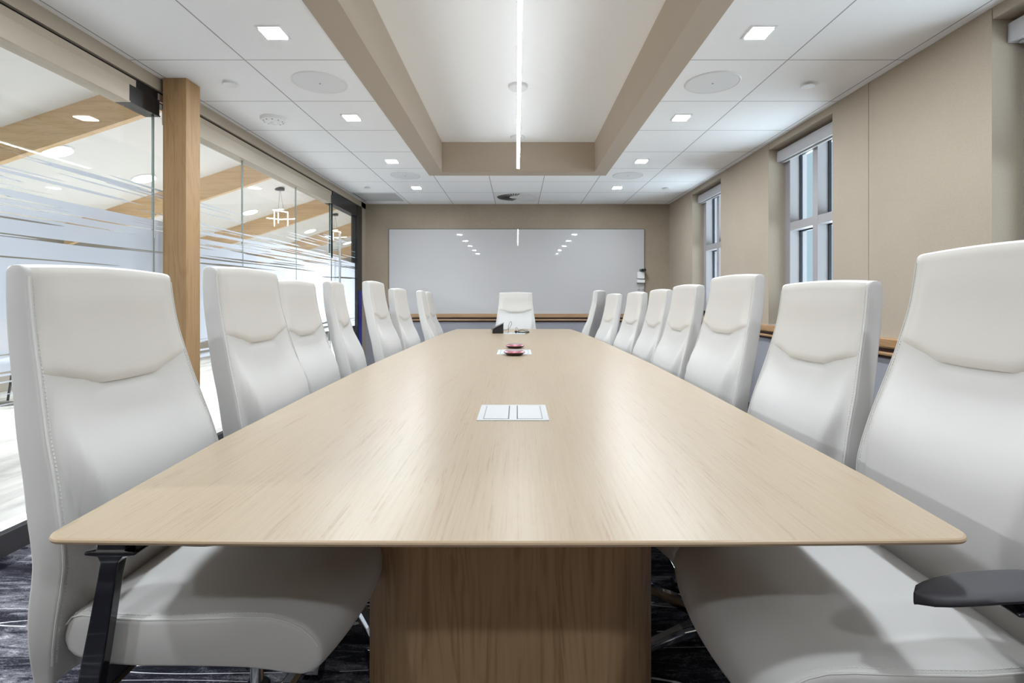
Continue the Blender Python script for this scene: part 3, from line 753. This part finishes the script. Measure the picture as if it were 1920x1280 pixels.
def make_chair():
    r = empty('conference_chair')
    bk = chair_back().build('backrest', M['leather'], r, smooth=True, angle=50)
    # stitched seam, dashes either side of the edge
    for s in (-1, 1):
        g = MB()
        z = .40; pth = []
        while z < 1.108:
            f, b_ = backpair(z); w = smooth_tab(BWd, z); pth.append((f-.0008, s*(w-.0035), z)); z += .007
        g.tube(pth, .0021, 6)
        for off in (.0075,):
            for k in range(0, len(pth)-1):
                p = pth[k]; q = pth[k+1]; 
                fx = .0012+.0
                a_ = (p[0]+fx-.0005, p[1]-s*off, p[2]+.001); c_ = (q[0]+fx-.0005, q[1]-s*off, q[2]-.0018)
                g.tube([a_, c_], .0018, 5)
        g.build('stitching', M['thread'], bk, smooth=True)
    tag(headrest().build('headrest', M['headrest'], r, smooth=True, angle=50), 'slightly creamier head panel above the curved seam')
    st = seat_mesh().build('seat', M['leather'], r, smooth=True, angle=50)
    for s in (-1, 1):
        g = MB()
        pth = [(x-.004*sstep(.1, .2, x), s*(.250-.012*sstep(.05, .24, x)-.02*sstep(-.1, -.24, x)-.003), zt-.004) for (x, zt, zb) in SP[1:-1]]
        g.tube(pth, .0018, 6)
        for a_, c_ in zip(pth, pth[1:]):
            a_, c_ = Vector(a_), Vector(c_); L = (c_-a_).length; m_ = max(1, int(L/.007))
            for k in range(m_):
                p = a_.lerp(c_, k/m_); q = a_.lerp(c_, (k+.7)/m_); dz = Vector((0, -s*.007, .0035))
                g.tube([p+dz, q+dz], .001, 5)
        g.build('stitching', M['thread'], st, smooth=True)
    for s in (-1, 1):
        g = MB(); y = s*.272
        def rect(x, z, w, d, yy=y): return [(x-w/2, yy-d/2, z), (x+w/2, yy-d/2, z), (x+w/2, yy+d/2, z), (x-w/2, yy+d/2, z)]
        g.prism([rect(-.152, .372, .030, .018), rect(-.150, .385, .037, .020), rect(-.140, .44, .038, .020), rect(-.126, .52, .034, .020), rect(-.116, .58, .031, .020), rect(-.110, .612, .031, .022), rect(-.106, .624, .044, .028), rect(-.104, .628, .088, .034), rect(-.104, .633, .088, .034), rect(-.104, .636, .05, .028), rect(-.104, .654, .05, .028)])
        g.box((-.165, min(s*.10, s*.285), .374), (-.125, max(s*.10, s*.285), .388))
        arm = g.build('armrest', M['black_gloss'], r, bevel=.004, seg=2)
        g = MB(); ring = []
        N = 18
        for k in range(N+1):
            u = k/N; x = -.215+.29*u; w = .040*math.sqrt(max(0, 1-abs(2*u-1)**3.5))*(1-.25*u)+.002
            zt = .670-.012*(2*u-.9)**2; h = .019
            cyv = y + s*0 + -s*.010*(1-u)
            ring.append([(x, cyv+w*math.cos(q)*(1 if True else 1), zt-h/2+h/2*(abs(math.sin(q))**.6)*(1 if math.sin(q) > 0 else -1)) for q in [2*PI*j/14 for j in range(14)]])
        g.prism(ring); g.build('arm_pad', M['pad'], arm, smooth=True, angle=60)
    g = MB(); g.box((-.17, -.10, .372), (.08, .10, .407)); g.box((-.27, -.04, .374), (-.16, .04, .398)); g.tube([(.0, .10, .39), (.0, .19, .385)], .006, 8); g.tube([(.0, .19, .385), (.0, .235, .380)], .010, 8)
    mech = g.build('tilt_mechanism', M['black'], r, bevel=.006)
    g = MB(); g.tube([(0, 0, .20), (0, 0, .375)], .014, 16); g.build('lift_piston', M['chrome'], mech, smooth=True)
    g = MB(); g.lathe([(.028, .07), (.028, .21), (.024, .215)], n=24); g.lathe([(.05, .065), (.052, .10), (.04, .115)], n=24)
    base = g.build('base', M['black'], r, smooth=True)
    for k in range(5):
        q = 2*PI*k/5+.3; d = Vector((math.cos(q), math.sin(q), 0)); n_ = Vector((-math.sin(q), math.cos(q), 0))
        g = MB(); rg = []
        for rad, z, w, h in ((.035, .092, .026, .040), (.14, .096, .021, .030), (.25, .085, .017, .022), (.315, .073, .015, .016)):
            c = d*rad; rg.append([tuple(c+n_*a_*w+Vector((0, 0, z+b_*h/2))) for a_, b_ in ((-1, -1), (1, -1), (1, .4), (.5, 1), (-.5, 1), (-1, .4))])
        g.prism(rg); g.build('base_leg', M['chrome'], base, bevel=.003)
        g = MB(); c = d*.305
        for s in (-1, 1): g.tube([tuple(c+n_*s*.010+Vector((0, 0, .028))), tuple(c+n_*s*.026+Vector((0, 0, .028)))], .028, 20)
        for j in range(9):
            t1 = PI*(.05+.6*j/8); t2 = PI*(.05+.6*(j+1)/8)
            p = [c+d*(-math.cos(tt))*rd+Vector((0, 0, .028+math.sin(tt)*rd)) for tt in (t1, t2) for rd in (.030, .034)]
            g.hexa([tuple(p[0]-n_*.028), tuple(p[1]-n_*.028), tuple(p[3]-n_*.028), tuple(p[2]-n_*.028), tuple(p[0]+n_*.028), tuple(p[1]+n_*.028), tuple(p[3]+n_*.028), tuple(p[2]+n_*.028)], 1)
        g.tube([tuple(c+Vector((0, 0, .05))), tuple(c+Vector((0, 0, .075)))], .006, 8, 1)
        g.build('caster', [M['black_gloss'], M['chrome']], base, smooth=True)
    return r
proto = make_chair()
# side, x of the top edge, y, turn (deg; + turns the front away from the viewpoint), height, label
CH = [
 ('L', .920, 1.16, 0, 1.151, 'white leather conference chair nearest on the glass side, front left corner of the table'),
 ('L', .915, 1.752, 0, 1.182, 'white leather chair second from the front on the glass side, right of the wooden column'),
 ('L', 1.0, 2.33, 0, 1.160, 'white leather chair third from the front on the glass side, half hidden by the second'),
 ('L', 1.007, 2.87, 10, 1.170, 'white leather chair fourth from the front on the glass side, turned nearly edge-on'),
 ('L', .948, 3.45, 1, 1.188, 'white leather chair fifth from the front on the glass side, before the black door jamb'),
 ('L', .927, 4.05, -1, 1.150, 'white leather chair sixth from the front on the glass side, at the whiteboard edge'),
 ('L', .848, 4.62, 5, 1.140, 'white leather chair seventh from the front on the glass side, before the whiteboard'),
 ('L', .895, 5.20, 2, 1.135, 'white leather chair farthest on the glass side, peeking out behind the seventh'),
 ('R', .950, 1.02, 0, 1.192, 'white leather chair nearest on the window side, cut by the right edge'),
 ('R', .945, 1.60, -4.5, 1.134, 'white leather chair second from the front on the window side, below the wall seam'),
 ('R', .917, 2.20, -3, 1.178, 'white leather chair third from the front on the window side, left of the middle window'),
 ('R', .911, 2.80, 0, 1.150, 'white leather chair fourth from the front on the window side, below the far window'),
 ('R', .932, 3.40, 0, 1.134, 'white leather chair fifth from the front on the window side, before the far corner'),
 ('R', .916, 4.00, -3.5, 1.122, 'white leather chair sixth from the front on the window side, at the marker trays'),
 ('R', .842, 4.56, -3.5, 1.112, 'white leather chair seventh from the front on the window side, beside the turned bluish one'),
 ('R', .820, 5.22, 21, 1.150, 'white leather chair farthest on the window side, turned to show its bluish back'),
 ('H', .010, 6.24, 0, 1.140, 'white leather chair at the head of the table before the whiteboard'),
]
for i, (side, x, y, a, h, lab) in enumerate(CH):
    o = proto if i == 0 else copy_tree(proto)
    tag(o, lab, 'chair', 'white conference chairs around the table')
    a = math.radians(a)
    if side == 'L': rz = a; px, py = -x, y
    elif side == 'R': rz = PI-a; px, py = x, y
    else: rz = -PI/2; px, py = -.02, y
    # top edge sits at local x=-.33
    o.location = (px+.33*math.cos(rz), py+.33*math.sin(rz), 0); o.rotation_euler = (0, 0, rz)
    dz = h-1.13
    for ch in o.children:
        if ch.name.startswith('armrest'):
            near = ch.data.name == 'armrest.001'
            ch.location.z = {0: .022, 8: .004 if near else -.05}.get(i, -.030)
            if i == 8: ch.location.x = -.035
        elif i == 8 and ch.name.startswith(('seat', 'tilt')): ch.location.z = .024
        elif not ch.name.startswith('base'): ch.location.z = dz

# ------------------------------------------------------------------ camera, world, view
cam = bpy.data.cameras.new('camera'); cam.lens = 18; cam.sensor_width = 36; cam.sensor_fit = 'HORIZONTAL'
cam.shift_x = (960-970)/1920; cam.shift_y = (556-640)/1920; cam.clip_start = .02
co = bpy.data.objects.new('camera', cam); C.objects.link(co); co.location = (0, 0, CZ); co.rotation_euler = (PI/2, 0, 0)
sc = bpy.context.scene; sc.camera = co
w = bpy.data.worlds.new('overcast'); sc.world = w; w.use_nodes = True
bg = w.node_tree.nodes['Background']; t = NT(w)
tc = t.n('ShaderNodeTexCoord'); sp = t.n('ShaderNodeSeparateXYZ'); t.l(tc.outputs['Generated'], sp.inputs[0])
# overcast sky above, added bright glow below the horizon to lift the ceiling
t.l(t.ramp(t.math('ADD', t.math('MULTIPLY', sp.outputs[2], .5), .5), [(.0, (.9, .93, 1.0)), (.44, (.9, .93, 1.0)), (.49, (.29, .345, .38)), (1, (.29, .345, .38))]), bg.inputs[0])
t.l(t.math('ADD', 1, t.math('MULTIPLY', t.math('LESS_THAN', sp.outputs[2], -.08), 4)), bg.inputs[1])
sc.view_settings.view_transform = 'Standard'; sc.view_settings.look = 'None'; sc.view_settings.exposure = 1.08; sc.view_settings.gamma = 1
sc.view_settings.use_curve_mapping = False
sc.cycles.max_bounces = 10; sc.cycles.diffuse_bounces = 6; sc.cycles.transparent_max_bounces = 16; sc.cycles.sample_clamp_indirect = 8
